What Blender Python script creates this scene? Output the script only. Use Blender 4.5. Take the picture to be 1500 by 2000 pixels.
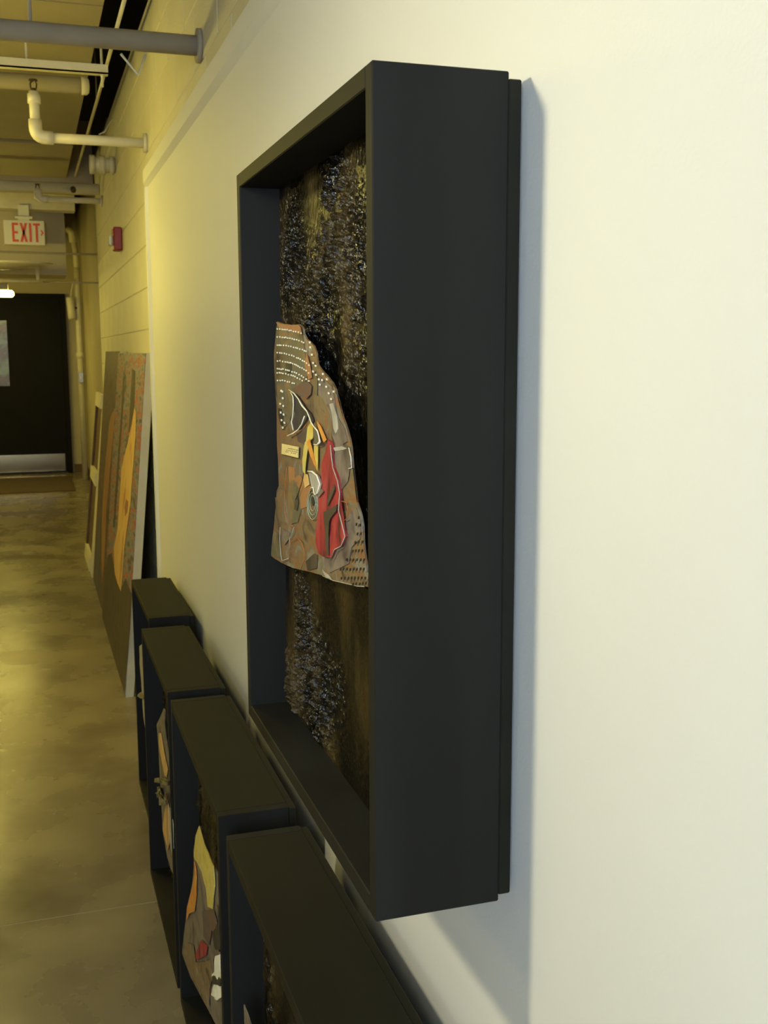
import bpy, bmesh, math, random
from mathutils import Vector, noise
random.seed(7)
for o in list(bpy.data.objects): bpy.data.objects.remove(o)
SC = bpy.context.scene
COL = SC.collection

# ------------------------------------------------------------------ camera
H = 1.42
F, PITCH, YAW, ROLL = 2107.0, 0.14749, 0.31464, -0.00332     # focal length in pixels of the 1500x2000 frame
fw = Vector((math.sin(YAW)*math.cos(PITCH), math.cos(YAW)*math.cos(PITCH), -math.sin(PITCH)))
rt0 = Vector((math.cos(YAW), -math.sin(YAW), 0)); up0 = rt0.cross(fw)
rt = rt0*math.cos(ROLL) + up0*math.sin(ROLL); up = -rt0*math.sin(ROLL) + up0*math.cos(ROLL)
cam = bpy.data.cameras.new('camera'); co = bpy.data.objects.new('camera', cam); COL.objects.link(co)
m = co.matrix_world.copy()
for i in range(3):
    m[i][0], m[i][1], m[i][2] = rt[i], up[i], -fw[i]
m[0][3], m[1][3], m[2][3] = 0, 0, H
co.matrix_world = m
cam.sensor_fit = 'VERTICAL'; cam.sensor_height = 36; cam.sensor_width = 27
cam.lens = F*36/2000; cam.clip_start = 0.02
cam.dof.use_dof = True; cam.dof.focus_distance = 1.35; cam.dof.aperture_fstop = 20
SC.camera = co
def ray(px, py): return fw + rt*((px-750)/F) - up*((py-1000)/F)
def at_x(px, py, X): v = ray(px, py); return Vector((0,0,H)) + v*(X/v.x)
def at_y(px, py, Y): v = ray(px, py); return Vector((0,0,H)) + v*(Y/v.y)

# ------------------------------------------------------------------ world and exposure
w = bpy.data.worlds.new('world'); SC.world = w; w.use_nodes = True
w.node_tree.nodes['Background'].inputs[0].default_value = (0.6, 0.7, 0.9, 1)
w.node_tree.nodes['Background'].inputs[1].default_value = 0.02
SC.view_settings.view_transform = 'Standard'; SC.view_settings.look = 'None'
SC.view_settings.gamma = 1; SC.view_settings.use_curve_mapping = False
SC.view_settings.exposure = 0.0
WARM = (1.0, 0.82, 0.17)
SPOT = (1.0, 0.915, 0.58)
COOL = (0.70, 0.87, 1.08)
SPOT_POWER, LAMP_FAR, LAMP_SIDE, ASSUMED_WINDOW = 54.0, 30.0, 11.0, 20.5     # radiance of lamp diffusers and window panes; spot, side lamp and window are assumed

# ------------------------------------------------------------------ materials
def mat(name, col, rough=0.6, col2=None, scale=8.0, detail=4, bump=0.0, bscale=60.0, metal=0.0, spec=0.5,
        stretch=(1,1,1), lo=0.35, hi=0.65, emit=None, estr=0.0, rough2=None):
    M = bpy.data.materials.new(name); M.use_nodes = True
    nt = M.node_tree; b = nt.nodes['Principled BSDF']
    b.inputs['Base Color'].default_value = (*col, 1); b.inputs['Roughness'].default_value = rough
    b.inputs['Metallic'].default_value = metal; b.inputs['Specular IOR Level'].default_value = spec
    tc = nt.nodes.new('ShaderNodeTexCoord'); mp = nt.nodes.new('ShaderNodeMapping')
    mp.inputs['Scale'].default_value = stretch
    nt.links.new(tc.outputs['Object'], mp.inputs['Vector'])
    if col2 is not None or rough2 is not None:
        n = nt.nodes.new('ShaderNodeTexNoise'); n.inputs['Scale'].default_value = scale; n.inputs['Detail'].default_value = detail
        r = nt.nodes.new('ShaderNodeValToRGB'); r.color_ramp.elements[0].position = lo; r.color_ramp.elements[1].position = hi
        r.color_ramp.elements[0].color = (*col, 1); r.color_ramp.elements[1].color = (*(col2 or col), 1)
        nt.links.new(mp.outputs['Vector'], n.inputs['Vector']); nt.links.new(n.outputs['Fac'], r.inputs['Fac'])
        nt.links.new(r.outputs['Color'], b.inputs['Base Color'])
        if rough2 is not None:
            q = nt.nodes.new('ShaderNodeMapRange'); q.inputs['From Min'].default_value = lo; q.inputs['From Max'].default_value = hi
            q.inputs['To Min'].default_value = rough; q.inputs['To Max'].default_value = rough2
            nt.links.new(n.outputs['Fac'], q.inputs['Value']); nt.links.new(q.outputs['Result'], b.inputs['Roughness'])
    if bump:
        n2 = nt.nodes.new('ShaderNodeTexNoise'); n2.inputs['Scale'].default_value = bscale; n2.inputs['Detail'].default_value = 3
        bp = nt.nodes.new('ShaderNodeBump'); bp.inputs['Strength'].default_value = bump; bp.inputs['Distance'].default_value = 0.01
        nt.links.new(mp.outputs['Vector'], n2.inputs['Vector']); nt.links.new(n2.outputs['Fac'], bp.inputs['Height'])
        nt.links.new(bp.outputs['Normal'], b.inputs['Normal'])
    if emit:
        b.inputs['Emission Color'].default_value = (*emit, 1); b.inputs['Emission Strength'].default_value = estr
    return M
M = {}
M['drywall'] = mat('drywall_paint', (0.80,0.79,0.74), 0.55, (0.77,0.76,0.71), 1.5, bump=0.05, bscale=220)
M['block'] = mat('block_paint', (0.72,0.68,0.52), 0.62, (0.66,0.62,0.47), 3, bump=0.22, bscale=90)
M['mortar'] = mat('mortar_paint', (0.55,0.51,0.38), 0.6, bump=0.1)
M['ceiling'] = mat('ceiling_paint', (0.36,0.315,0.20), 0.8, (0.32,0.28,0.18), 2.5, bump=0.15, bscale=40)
M['deck'] = mat('deck_dark', (0.035,0.03,0.022), 0.9)
M['beam'] = mat('beam_paint', (0.42,0.36,0.25), 0.7, (0.37,0.31,0.22), 3)
M['far_wall'] = mat('far_wall_paint', (0.52,0.46,0.31), 0.7, (0.48,0.42,0.28), 2)
M['pipe'] = mat('pipe_paint', (0.74,0.69,0.52), 0.35, (0.66,0.61,0.45), 9)
M['pipe_gray'] = mat('pipe_gray_paint', (0.40,0.35,0.27), 0.5, (0.35,0.30,0.23), 9)
M['brass'] = mat('dark_brass', (0.10,0.075,0.04), 0.35, metal=0.7)
M['concrete'] = mat('concrete', (0.15,0.12,0.078), 0.20, (0.30,0.25,0.16), 3.0, 11, bump=0.04, bscale=25, lo=0.28, hi=0.72, rough2=0.34)
M['joint'] = mat('joint_fill', (0.40,0.35,0.23), 0.7)
M['mat'] = mat('door_mat', (0.075,0.05,0.035), 0.95, (0.10,0.07,0.05), 40)
M['black'] = mat('black_wood', (0.0115,0.011,0.009), 0.6, (0.019,0.0185,0.016), 7, 8, bump=0.03, bscale=120, stretch=(1,1,0.12), spec=0.14)
M['black_top'] = mat('black_wood_flat', (0.012,0.0115,0.0075), 0.6, (0.016,0.015,0.010), 14, 6, bump=0.03, bscale=120, stretch=(1,0.15,1), spec=0.14)
M['door'] = mat('door_black', (0.007,0.007,0.006), 0.55, (0.009,0.008,0.007), 5, spec=0.12)
M['steel'] = mat('kick_steel', (0.35,0.28,0.16), 0.2, metal=1.0, bump=0.05, bscale=6)
M['tar'] = mat('tar_relief', (0.004,0.0035,0.0025), 0.2, (0.045,0.029,0.009), 11, 8, bump=0.5, bscale=190, stretch=(1,1,0.45), lo=0.45, hi=0.66, spec=0.32, rough2=0.45)
M['canvas_side'] = mat('raw_canvas', (0.62,0.58,0.44), 0.9, (0.55,0.51,0.38), 12)
M['stretcher'] = mat('cream_wood', (0.68,0.63,0.46), 0.7, (0.6,0.55,0.4), 6)
M['brown'] = mat('brown_edge', (0.16,0.095,0.045), 0.7, (0.11,0.065,0.03), 8)
M['sign'] = mat('sign_white', (0.78,0.76,0.66), 0.5)
M['red_letter'] = mat('exit_red', (0.75,0.10,0.05), 0.5)
M['alarm'] = mat('alarm_red', (0.28,0.025,0.02), 0.4)
M['lens'] = mat('alarm_lens', (0.7,0.72,0.66), 0.15)
M['plate'] = mat('gray_plate', (0.45,0.44,0.40), 0.3, metal=0.5)
M['white_enamel'] = mat('lamp_enamel', (0.7,0.68,0.6), 0.4)
M['assumed_side_lamp'] = mat('assumed_lamp_diffuser', (0.9,0.9,0.85), 0.5, emit=WARM, estr=LAMP_SIDE)
M['bulb'] = mat('assumed_spot_bulb', (0.9,0.9,0.85), 0.5, emit=SPOT, estr=20)
M['lamp_far'] = mat('lamp_diffuser', (0.9,0.9,0.85), 0.5, emit=WARM, estr=LAMP_FAR)
M['assumed_daylight'] = mat('assumed_daylight_pane', (0.8,0.85,0.9), 0.3, emit=COOL, estr=ASSUMED_WINDOW)  # glow of the assumed window behind the camera
# painted surfaces
def paint(name, stops, scale, stretch=(1,1,1), rough=0.6, detail=5, bump=0.1, distort=0.4):
    Mt = bpy.data.materials.new(name); Mt.use_nodes = True; nt = Mt.node_tree; b = nt.nodes['Principled BSDF']
    b.inputs['Roughness'].default_value = rough
    tc = nt.nodes.new('ShaderNodeTexCoord'); mp = nt.nodes.new('ShaderNodeMapping'); mp.inputs['Scale'].default_value = stretch
    n = nt.nodes.new('ShaderNodeTexNoise'); n.inputs['Scale'].default_value = scale; n.inputs['Detail'].default_value = detail
    n.inputs['Distortion'].default_value = distort
    r = nt.nodes.new('ShaderNodeValToRGB'); els = r.color_ramp.elements
    while len(els) < len(stops): els.new(0.5)
    for e, (p, c) in zip(els, stops): e.position = p; e.color = (*c, 1)
    bp = nt.nodes.new('ShaderNodeBump'); bp.inputs['Strength'].default_value = bump; bp.inputs['Distance'].default_value = 0.005
    L = nt.links.new
    L(tc.outputs['Object'], mp.inputs['Vector']); L(mp.outputs['Vector'], n.inputs['Vector']); L(n.outputs['Fac'], r.inputs['Fac'])
    L(r.outputs['Color'], b.inputs['Base Color']); L(n.outputs['Fac'], bp.inputs['Height']); L(bp.outputs['Normal'], b.inputs['Normal'])
    return Mt
M['pane_view'] = paint('door_pane_view', [(0.30,(0.16,0.20,0.14)),(0.45,(0.22,0.27,0.19)),(0.57,(0.13,0.10,0.05)),(0.68,(0.20,0.11,0.04))], 5, (1,1,1.2), 0.25, 3, 0.0)  # reflections and room behind the pane, painted in as green-brown mottling
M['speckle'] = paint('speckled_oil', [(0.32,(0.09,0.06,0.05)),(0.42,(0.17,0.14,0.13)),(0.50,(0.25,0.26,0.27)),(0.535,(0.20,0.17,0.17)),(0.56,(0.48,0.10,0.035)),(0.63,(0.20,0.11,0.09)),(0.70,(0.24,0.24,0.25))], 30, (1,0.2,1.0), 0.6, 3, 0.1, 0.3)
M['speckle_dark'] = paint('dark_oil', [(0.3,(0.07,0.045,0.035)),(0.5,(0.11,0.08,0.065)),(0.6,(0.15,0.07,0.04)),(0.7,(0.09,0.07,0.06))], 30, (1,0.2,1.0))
M['umber'] = paint('umber_oil', [(0.3,(0.045,0.035,0.02)),(0.6,(0.08,0.06,0.035))], 14)
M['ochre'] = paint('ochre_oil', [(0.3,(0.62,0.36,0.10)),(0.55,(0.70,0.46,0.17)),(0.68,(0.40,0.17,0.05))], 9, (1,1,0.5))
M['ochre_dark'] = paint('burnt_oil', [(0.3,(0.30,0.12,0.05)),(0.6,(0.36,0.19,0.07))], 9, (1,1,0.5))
M['bluegray'] = paint('blue_gray_oil', [(0.3,(0.06,0.07,0.08)),(0.6,(0.10,0.10,0.10))], 9)
M['paper'] = paint('painted_paper', [(0.30,(0.05,0.035,0.022)),(0.40,(0.15,0.10,0.06)),(0.47,(0.19,0.15,0.08)),(0.53,(0.25,0.11,0.045)),(0.58,(0.16,0.14,0.09)),(0.66,(0.24,0.21,0.17)),(0.74,(0.33,0.26,0.13))], 40, (1,0.5,0.75), 0.45, 9, 0.5, 0.9)
M['paper_olive'] = paint('olive_paper', [(0.30,(0.07,0.05,0.03)),(0.42,(0.15,0.11,0.05)),(0.52,(0.13,0.12,0.08)),(0.60,(0.24,0.15,0.06)),(0.7,(0.17,0.15,0.10))], 40, (1,0.5,0.7), 0.5, 9, 0.4)
M['cream'] = mat('torn_paper_edge', (0.80,0.77,0.62), 0.8)
M['hole'] = mat('torn_hole_dark', (0.022,0.020,0.022), 0.6, (0.05,0.04,0.04), 40)
M['label'] = mat('label_paper', (0.72,0.60,0.26), 0.8, (0.66,0.54,0.22), 60)
M['ink'] = mat('label_ink', (0.22,0.17,0.08), 0.8)
M['yellow'] = paint('yellow_paint', [(0.3,(0.55,0.38,0.05)),(0.55,(0.62,0.52,0.12)),(0.7,(0.48,0.42,0.20))], 40)
M['orange'] = paint('orange_paint', [(0.3,(0.60,0.20,0.03)),(0.6,(0.66,0.30,0.05))], 40)
M['burnt'] = mat('burnt_orange', (0.46,0.14,0.03), 0.6, (0.30,0.10,0.03), 60)
M['red'] = paint('red_cloth', [(0.30,(0.07,0.010,0.010)),(0.44,(0.26,0.022,0.025)),(0.58,(0.36,0.035,0.035)),(0.72,(0.30,0.07,0.07))], 30, (1,1,0.6), 0.6, 5, 0.4)
M['darkmark'] = mat('dark_marks', (0.03,0.024,0.015), 0.6)
M['mauve'] = paint('mauve_paint', [(0.30,(0.07,0.05,0.045)),(0.45,(0.15,0.12,0.10)),(0.55,(0.21,0.17,0.14)),(0.62,(0.17,0.13,0.08)),(0.75,(0.33,0.30,0.24))], 40, (1,0.5,0.7), 0.5, 9, 0.4)
M['graywhite'] = paint('torn_gray', [(0.3,(0.30,0.28,0.24)),(0.7,(0.45,0.43,0.36))], 40)
M['foil'] = mat('crumpled_foil', (0.30,0.28,0.22), 0.25, (0.03,0.03,0.03), 50, metal=0.6, bump=0.6, bscale=120)
M['teal'] = mat('teal_ring', (0.30,0.36,0.26), 0.6)

# ------------------------------------------------------------------ helpers
def link_mesh(name, bm, material, parent=None, smooth=False):
    bmesh.ops.recalc_face_normals(bm, faces=bm.faces)
    me = bpy.data.meshes.new(name); bm.to_mesh(me); bm.free()
    if smooth:
        for p in me.polygons: p.use_smooth = True
    if material: me.materials.append(M[material] if isinstance(material, str) else material)
    o = bpy.data.objects.new(name, me); COL.objects.link(o)
    if parent: o.parent = parent
    return o
def box(bm, x0, x1, y0, y1, z0, z1, bev=0.0):
    r = bmesh.ops.create_cube(bm, size=1.0)
    vs = r['verts']
    for v in vs:
        v.co = Vector(((x0+x1)/2 + v.co.x*(x1-x0), (y0+y1)/2 + v.co.y*(y1-y0), (z0+z1)/2 + v.co.z*(z1-z0)))
    if bev:
        es = {e for v in vs for e in v.link_edges}
        bmesh.ops.bevel(bm, geom=list(es), offset=bev, segments=1, affect='EDGES')
def boxo(name, x0, x1, y0, y1, z0, z1, material, parent=None, bev=0.0, off=None):
    bm = bmesh.new()
    ox, oy, oz = off or (0,0,0)
    box(bm, x0-ox, x1-ox, y0-oy, y1-oy, z0-oz, z1-oz, bev)
    return link_mesh(name, bm, material, parent)
def tube(bm, pts, r, seg=12, cap=True):
    pts = [Vector(p) for p in pts]; rings = []
    rr = r if isinstance(r, (list, tuple)) else [r]*len(pts)
    prev = None
    for i, p in enumerate(pts):
        t = (pts[min(i+1, len(pts)-1)] - pts[max(i-1, 0)]).normalized()
        if prev is None:
            a = Vector((0,0,1)) if abs(t.z) < 0.9 else Vector((1,0,0))
            u = t.cross(a).normalized()
        else:
            u = (prev - t*prev.dot(t)).normalized()
        prev = u; v = t.cross(u)
        rings.append([bm.verts.new(p + (u*math.cos(2*math.pi*k/seg) + v*math.sin(2*math.pi*k/seg))*rr[i]) for k in range(seg)])
    for a, b in zip(rings, rings[1:]):
        for k in range(seg): bm.faces.new((a[k], a[(k+1)%seg], b[(k+1)%seg], b[k]))
    if cap:
        bm.faces.new(rings[0][::-1]); bm.faces.new(rings[-1])
def tubeo(name, pts, r, material, parent=None, seg=12):
    bm = bmesh.new(); tube(bm, pts, r, seg); return link_mesh(name, bm, material, parent, True)
def bend_pts(a, c, b, n=6):
    a, b, c = Vector(a), Vector(b), Vector(c)
    return [a*(1-t)**2 + c*2*t*(1-t) + b*t*t for t in [i/n for i in range(n+1)]]
def thing(name, label, cat, loc, group=None):
    o = bpy.data.objects.new(name, None); COL.objects.link(o); o.location = loc; o.empty_display_size = 0.05
    o['label'] = label; o['category'] = cat
    if group: o['group'] = group
    return o
def tag(o, label, cat, group=None):
    o['label'] = label; o['category'] = cat
    if group: o['group'] = group
    return o
def struct(o, label=None):
    o['kind'] = 'structure'
    if label: o['label'] = label
    return o
def adopt(part, root):            # parent keeping the world position of mesh data
    part.parent = root; part.matrix_parent_inverse.identity()
    part.location = part.location - root.location
    return part
def sheet(name, pts, material, thick=0.0015, parent=None, bend=None, cuts=2, warp=0.0, seed=0):
    """thin torn sheet standing in a plane of constant x; pts are Vectors, its body lies behind (+x)"""
    bm = bmesh.new(); vs = [bm.verts.new(p) for p in pts]
    bm.faces.new(vs); bmesh.ops.triangulate(bm, faces=bm.faces)
    for k in range(cuts): bmesh.ops.subdivide_edges(bm, edges=[e for e in bm.edges if e.calc_length() > 0.012], cuts=1)
    bmesh.ops.triangulate(bm, faces=bm.faces)
    for v in bm.verts:
        if bend: v.co.x += bend(v.co.y, v.co.z)
        if warp: v.co.x += warp*noise.noise(Vector((seed*3.1, v.co.y*38, v.co.z*30)))
    g = bmesh.ops.extrude_face_region(bm, geom=list(bm.faces))
    for e in g['geom']:
        if isinstance(e, bmesh.types.BMVert): e.co.x += thick
    return link_mesh(name, bm, material, parent)

# ------------------------------------------------------------------ setting
WALL, BLOCK, RECESS = 0.43, 0.50, 0.60
LEFT, BACK, END, BLOCK_END = -3.2, -1.2, 13.4, 8.1
CEIL, DECK = 2.65, 3.05
TOP = 0.103 + 15*0.177

floor = struct(boxo('floor', LEFT-0.1, RECESS+0.1, BACK-0.1, END+0.1, -0.12, -0.0008, 'joint'))
ys = [BACK, 2.697, 6.3, 9.9, END]
xs = [LEFT, -1.2, RECESS]
for j in range(len(ys)-1):
    for i in range(2):
        boxo('slab', xs[i]+0.002, xs[i+1]-0.002, ys[j]+0.0025, ys[j+1]-0.0025, -0.05, 0.0, 'concrete', floor)

wall_right = struct(boxo('wall_right', BLOCK+0.003, BLOCK+0.15, BACK, BLOCK_END-0.002, 0, TOP, 'mortar'))
struct(boxo('wall_plenum', BLOCK+0.13, BLOCK+0.15, BACK, BLOCK_END-0.002, TOP, DECK, 'deck'))
CH, BL = 0.177, 0.40
bmk = bmesh.new(); box(bmk, 0, 0.03, 0.002, BL-0.002, 0.002, CH-0.002, 0.003)
blk = link_mesh('block', bmk, 'block', wall_right)
first = True; z = 1.519 - 8*CH; row = 0
for row in range(-1, 18):
    z = 0.103 + row*CH
    if z > TOP-0.05: break
    y = BLOCK_END - BL - (0.2 if row % 2 else 0.0)
    if row % 2:
        h = boxo('half_block', BLOCK, BLOCK+0.03, BLOCK_END-0.198, BLOCK_END-0.002, max(0.0, z)+0.002, z+CH-0.002, 'block', wall_right, 0.003)
    while y > 1.2:
        if (z+CH > 1.95 or y+BL > 3.9):
            o = blk if first else blk.copy()
            if not first: COL.objects.link(o)
            first = False; o.location = (BLOCK, y, z); o.scale.z = 1.0
            if z < 0: o.scale.z = (z+CH)/CH; o.location.z = 0.0
        y -= BL
panel = boxo('drywall_panel', WALL, BLOCK, BACK, 4.0, 0, 2.0, 'drywall', wall_right)
def chamfer(name, prof, a, b, axis):
    bm = bmesh.new(); vs = []
    for t in (a, b):
        vs.append([bm.verts.new((p[0], t, p[1]) if axis == 'y' else (p[0], p[1], t)) for p in prof])
    n = len(prof)
    for k in range(n): bm.faces.new((vs[0][k], vs[0][(k+1)%n], vs[1][(k+1)%n], vs[1][k]))
    bm.faces.new(vs[0]); bm.faces.new(vs[1][::-1])
    return link_mesh(name, bm, 'drywall', panel)
chamfer('edge_trim', [(BLOCK,2.0),(WALL,2.0),(WALL-0.012,2.016),(WALL-0.012,2.060),(BLOCK,2.060)], BACK, 4.045, 'y')
chamfer('edge_trim', [(BLOCK,4.0),(WALL,4.0),(WALL-0.010,4.012),(WALL-0.010,4.045),(BLOCK,4.045)], 0, 2.0, 'z')
struct(boxo('wall_recess', RECESS, RECESS+0.1, BLOCK_END, END, 0, DECK, 'far_wall'))
struct(boxo('wall_end', LEFT-0.1, RECESS+0.15, END, END+0.1, 0, DECK, 'far_wall'))
struct(boxo('wall_left', LEFT-0.1, LEFT, BACK, END, 0, DECK, 'block'))
struct(boxo('baseboard_end', 0.46, RECESS-0.012, END-0.012, END, 0, 0.10, 'brown'))
struct(boxo('baseboard_recess', RECESS-0.012, RECESS, BLOCK_END+0.01, END, 0, 0.10, 'brown'))
# wall behind the camera with an assumed window, added for the cool light
wb = bmesh.new()
wx0, wx1, wz0, wz1 = -1.05, -0.15, 1.05, 2.30
for b in ((LEFT-0.1, wx0, 0, DECK), (wx1, RECESS+0.15, 0, DECK), (wx0, wx1, 0, wz0), (wx0, wx1, wz1, DECK)):
    box(wb, b[0], b[1], BACK-0.1, BACK, b[2], b[3])
struct(link_mesh('wall_back', wb, 'far_wall'))
win = struct(boxo('assumed_window_1', wx0, wx1, BACK-0.09, BACK-0.07, wz0, wz1, 'assumed_daylight'))  # assumed pane, never in view; supplies the cool light on the near wall
fb = bmesh.new()
for b in ((wx0, wx0+0.05, wz0, wz1), (wx1-0.05, wx1, wz0, wz1), (wx0, wx1, wz0, wz0+0.05), (wx0, wx1, wz1-0.05, wz1), ((wx0+wx1)/2-0.02, (wx0+wx1)/2+0.02, wz0, wz1)):
    box(fb, b[0], b[1], BACK-0.07, BACK-0.02, b[2], b[3])
link_mesh('assumed_window_frame', fb, 'white_enamel', win)

ceiling = struct(boxo('ceiling', LEFT-0.1, RECESS+0.15, BACK-0.1, END+0.1, DECK, DECK+0.1, 'deck'))
EDGE = 0.315
for y0, y1 in ((BACK, 1.4), (1.41, 4.2), (4.21, 6.86), (6.98, 8.25), (8.45, END)):
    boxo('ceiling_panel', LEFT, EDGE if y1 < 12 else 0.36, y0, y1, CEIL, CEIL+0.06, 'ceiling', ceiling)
boxo('hanger_rail', LEFT, 0.30, 6.88, 6.96, CEIL+0.02, CEIL+0.05, 'beam', ceiling)

beam = tag(boxo('ceiling_beam', LEFT, BLOCK, 8.27, 8.43, 2.56, DECK, 'beam'), 'brown painted beam crossing the corridor behind the twin pipes', 'beam')
beam2 = tag(boxo('ceiling_beam', LEFT, 0.40, 9.02, 9.20, 2.52, 2.65, 'pipe'), 'pale beam above the exit sign and bulkhead', 'beam')
bulk = struct(boxo('wall_bulkhead', LEFT, 0.325, 9.25, 9.75, 2.04, CEIL, 'far_wall'))

# door at the end of the corridor
D = END
door = struct(boxo('door_1', -0.56, 0.385, D-0.045, D-0.002, 0.012, 2.05, 'door'))
for b in ((-0.61,-0.562,0,2.10), (0.387,0.436,0,2.10), (-0.561,0.386,2.052,2.10)):
    boxo('door_frame', b[0], b[1], D-0.07, D-0.001, b[2], b[3], 'door', door)
boxo('kick_plate', -0.53, 0.355, D-0.05, D-0.0455, 0.03, 0.235, 'steel', door)
gl = boxo('vision_pane', -0.40, -0.225, D-0.052, D-0.0455, 1.04, 1.79, 'pane_view', door)
for b in ((-0.42,-0.40,1.02,1.81), (-0.225,-0.205,1.02,1.81), (-0.40,-0.225,1.02,1.04), (-0.40,-0.225,1.79,1.81)):
    boxo('pane_bead', b[0], b[1], D-0.056, D-0.0455, b[2], b[3], 'door', door)
bm = bmesh.new(); tube(bm, [(-0.47,D-0.0455,1.0),(-0.47,D-0.10,1.0),(-0.36,D-0.10,1.0)], 0.011); link_mesh('door_handle', bm, 'steel', door, True)
tag(boxo('door_mat', -1.0, 0.40, 11.55, 12.95, 0.0, 0.010, 'mat', bev=0.003), 'dark brown mat lying in front of the black door', 'mat')

# ------------------------------------------------------------------ the black shadow boxes
def relief(name, y0, y1, z0, z1, x, ny, nz, amp, seed, parent):
    bm = bmesh.new(); g = []
    for j in range(nz+1):
        r = []
        for i in range(ny+1):
            y = y0+(y1-y0)*i/ny; z = z0+(z1-z0)*j/nz
            p = Vector((seed, y*9, z*6)); mask = max(0.0, min(1.0, 0.5+1.6*noise.noise(p)))
            fine = noise.turbulence(Vector((seed+5, y*120, z*100)), 3, False)
            d = amp*(0.12 + mask*fine) + 0.25*amp*noise.noise(Vector((seed+9, y*20, z*10)))
            edge = min(i, ny-i, j, nz-j)
            r.append(bm.verts.new((x - max(0.0, d)*min(1, edge/2), y, z)))
        g.append(r)
    for j in range(nz):
        for i in range(ny): bm.faces.new((g[j][i], g[j][i+1], g[j+1][i+1], g[j+1][i]))
    bk = bmesh.ops.extrude_edge_only(bm, edges=[e for e in bm.edges if e.is_boundary])
    for e in bk['geom']:
        if isinstance(e, bmesh.types.BMVert): e.co.x = x+0.004
    return link_mesh(name, bm, 'tar', parent)
def shadow_box(label, cat, xf, xb, y0, y1, z0, z1, recess, lip, group=None, t=0.019, fine=False, seed=1.0):
    root = thing('shadow_box', label, cat, (xb, (y0+y1)/2, z0), group)
    O = root.location
    def part(nm, b, mt, bev=0.0012):
        return boxo(nm, *b, mt, root, bev, O)
    xl = xb - 0.0125
    part('side_panel', (xf, xl, y0, y0+t, z0, z1), 'black'); part('side_panel', (xf, xl, y1-t, y1, z0, z1), 'black')
    part('top_panel', (xf, xl, y0+t, y1-t, z1-t, z1), 'black_top'); part('bottom_panel', (xf, xl, y0+t, y1-t, z0, z0+t), 'black')
    part('rear_lip', (xl, xb, y0+0.0006, y1-0.0006, z0+(lip if z0 > 0.1 else 0), z1-lip), 'black_top')
    r = relief('relief_board', y0+t-O.y, y1-t-O.y, z0+t-O.z, z1-t-O.z, xf+recess-O.x, 210 if fine else 60, 270 if fine else 70, 0.012 if fine else 0.010, seed, root)
    return root
BIG = dict(xf=0.285, y0=0.905, y1=1.530, z0=0.888, z1=1.662)
big = shadow_box('large black shadow box hung on the cream wall with red and brown torn collage', 'shadow box', BIG['xf'], 0.4235, BIG['y0'], BIG['y1'], BIG['z0'], BIG['z1'], 0.056, 0.006, fine=True, seed=1.7)
ROWZ = 0.6925
rows = [shadow_box('black shadow box on floor at the end of the row, next to the leaning paintings', 'shadow box', 0.281, 0.406, 2.968, 3.512, 0, ROWZ, 0.05, 0.003, seed=2.3),
        shadow_box('black shadow box on floor with narrow pale collage and crumpled foil', 'shadow box', 0.250, 0.377, 2.285, 2.861, 0, ROWZ, 0.05, 0.003, seed=3.9),
        shadow_box('black shadow box on floor holding the yellow and orange torn collage', 'shadow box', 0.250, 0.377, 1.622, 2.233, 0, ROWZ, 0.05, 0.003, seed=5.2),
        shadow_box('black shadow box on floor below the near corner of the hung box', 'shadow box', 0.250, 0.377, 0.950, 1.551, 0, ROWZ, 0.05, 0.003, seed=6.6)]

# ------------------------------------------------------------------ collage in the large box
CX = 0.3155
def loc(pts, root): return [p - root.location for p in pts]
def P(pairs, ox, oy, s, X): return [at_x(ox+u/s, oy+v/s, X) for u, v in pairs]
def c1(pairs, X=CX): return P(pairs, 500, 600, 6.25, X)
def c2(pairs, X=CX): return P(pairs, 500, 860, 6.25, X)
out1 = [(258,175),(330,200),(430,215),(540,210),(572,240),(585,320),(615,385),(700,470),(735,560),(742,640),(755,700),(830,800),(930,920),(970,1000),(980,1130),(1000,1200),(1050,1330),(1090,1430),(1140,1610)]
out2 = [(1160,80),(1175,200),(1186,335),(1140,350),(1140,450),(1170,620),(1230,760),(1270,900),(1300,1050),(1312,1250),(1332,1450),(1350,1600),(1470,1720),(1470,1800),(1340,1785),(1250,1780),(1100,1745),(960,1712),(900,1690),(830,1655),(640,1600),(540,1580),(440,1555),(310,1495),(180,1410),(200,1250),(230,1050),(240,850),(232,700),(262,690),(255,620),(300,480),(290,300),(270,200),(300,30)]
out3 = [(310,1640),(300,1500),(288,1400),(265,1250),(255,1050),(230,850),(222,600),(238,350)]
outline = c1(out1) + c2(out2) + c1(out3)
col = sheet('collage', loc(outline, big), 'paper', 0.002, big, cuts=4, warp=0.0012, seed=1)
def sub(name, pts, mt, lift, thick=0.0006, lab=None, warp=0.0012, seed=1, cuts=3):
    o = sheet(name, [Vector((p.x-lift, p.y, p.z)) for p in loc(pts, big)], mt, thick, col, cuts=cuts, warp=warp, seed=seed)
    if lab: o['label'] = lab
    return o
L1 = 0.0009
sub('olive_patch', c1([(250,240),(560,280),(600,560),(640,830),(560,900),(470,960),(420,1400),(330,1500),(280,1200),(245,800)]), 'paper_olive', L1)
sub('mauve_patch', c1([(770,830),(930,960),(960,1100),(1000,1330),(1090,1480),(1120,1640),(1000,1720),(940,1560),(930,1300),(860,1130),(780,1060)]), 'mauve', L1)
sub('mauve_patch', c2([(990,20),(1150,80),(1170,300),(1090,380),(1130,500),(1060,600),(990,430),(970,200)]), 'mauve', L1)
sub('olive_patch', c2([(420,420),(500,460),(550,640),(560,860),(520,1000),(440,1020),(390,900),(400,640)]), 'paper_olive', L1)
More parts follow.
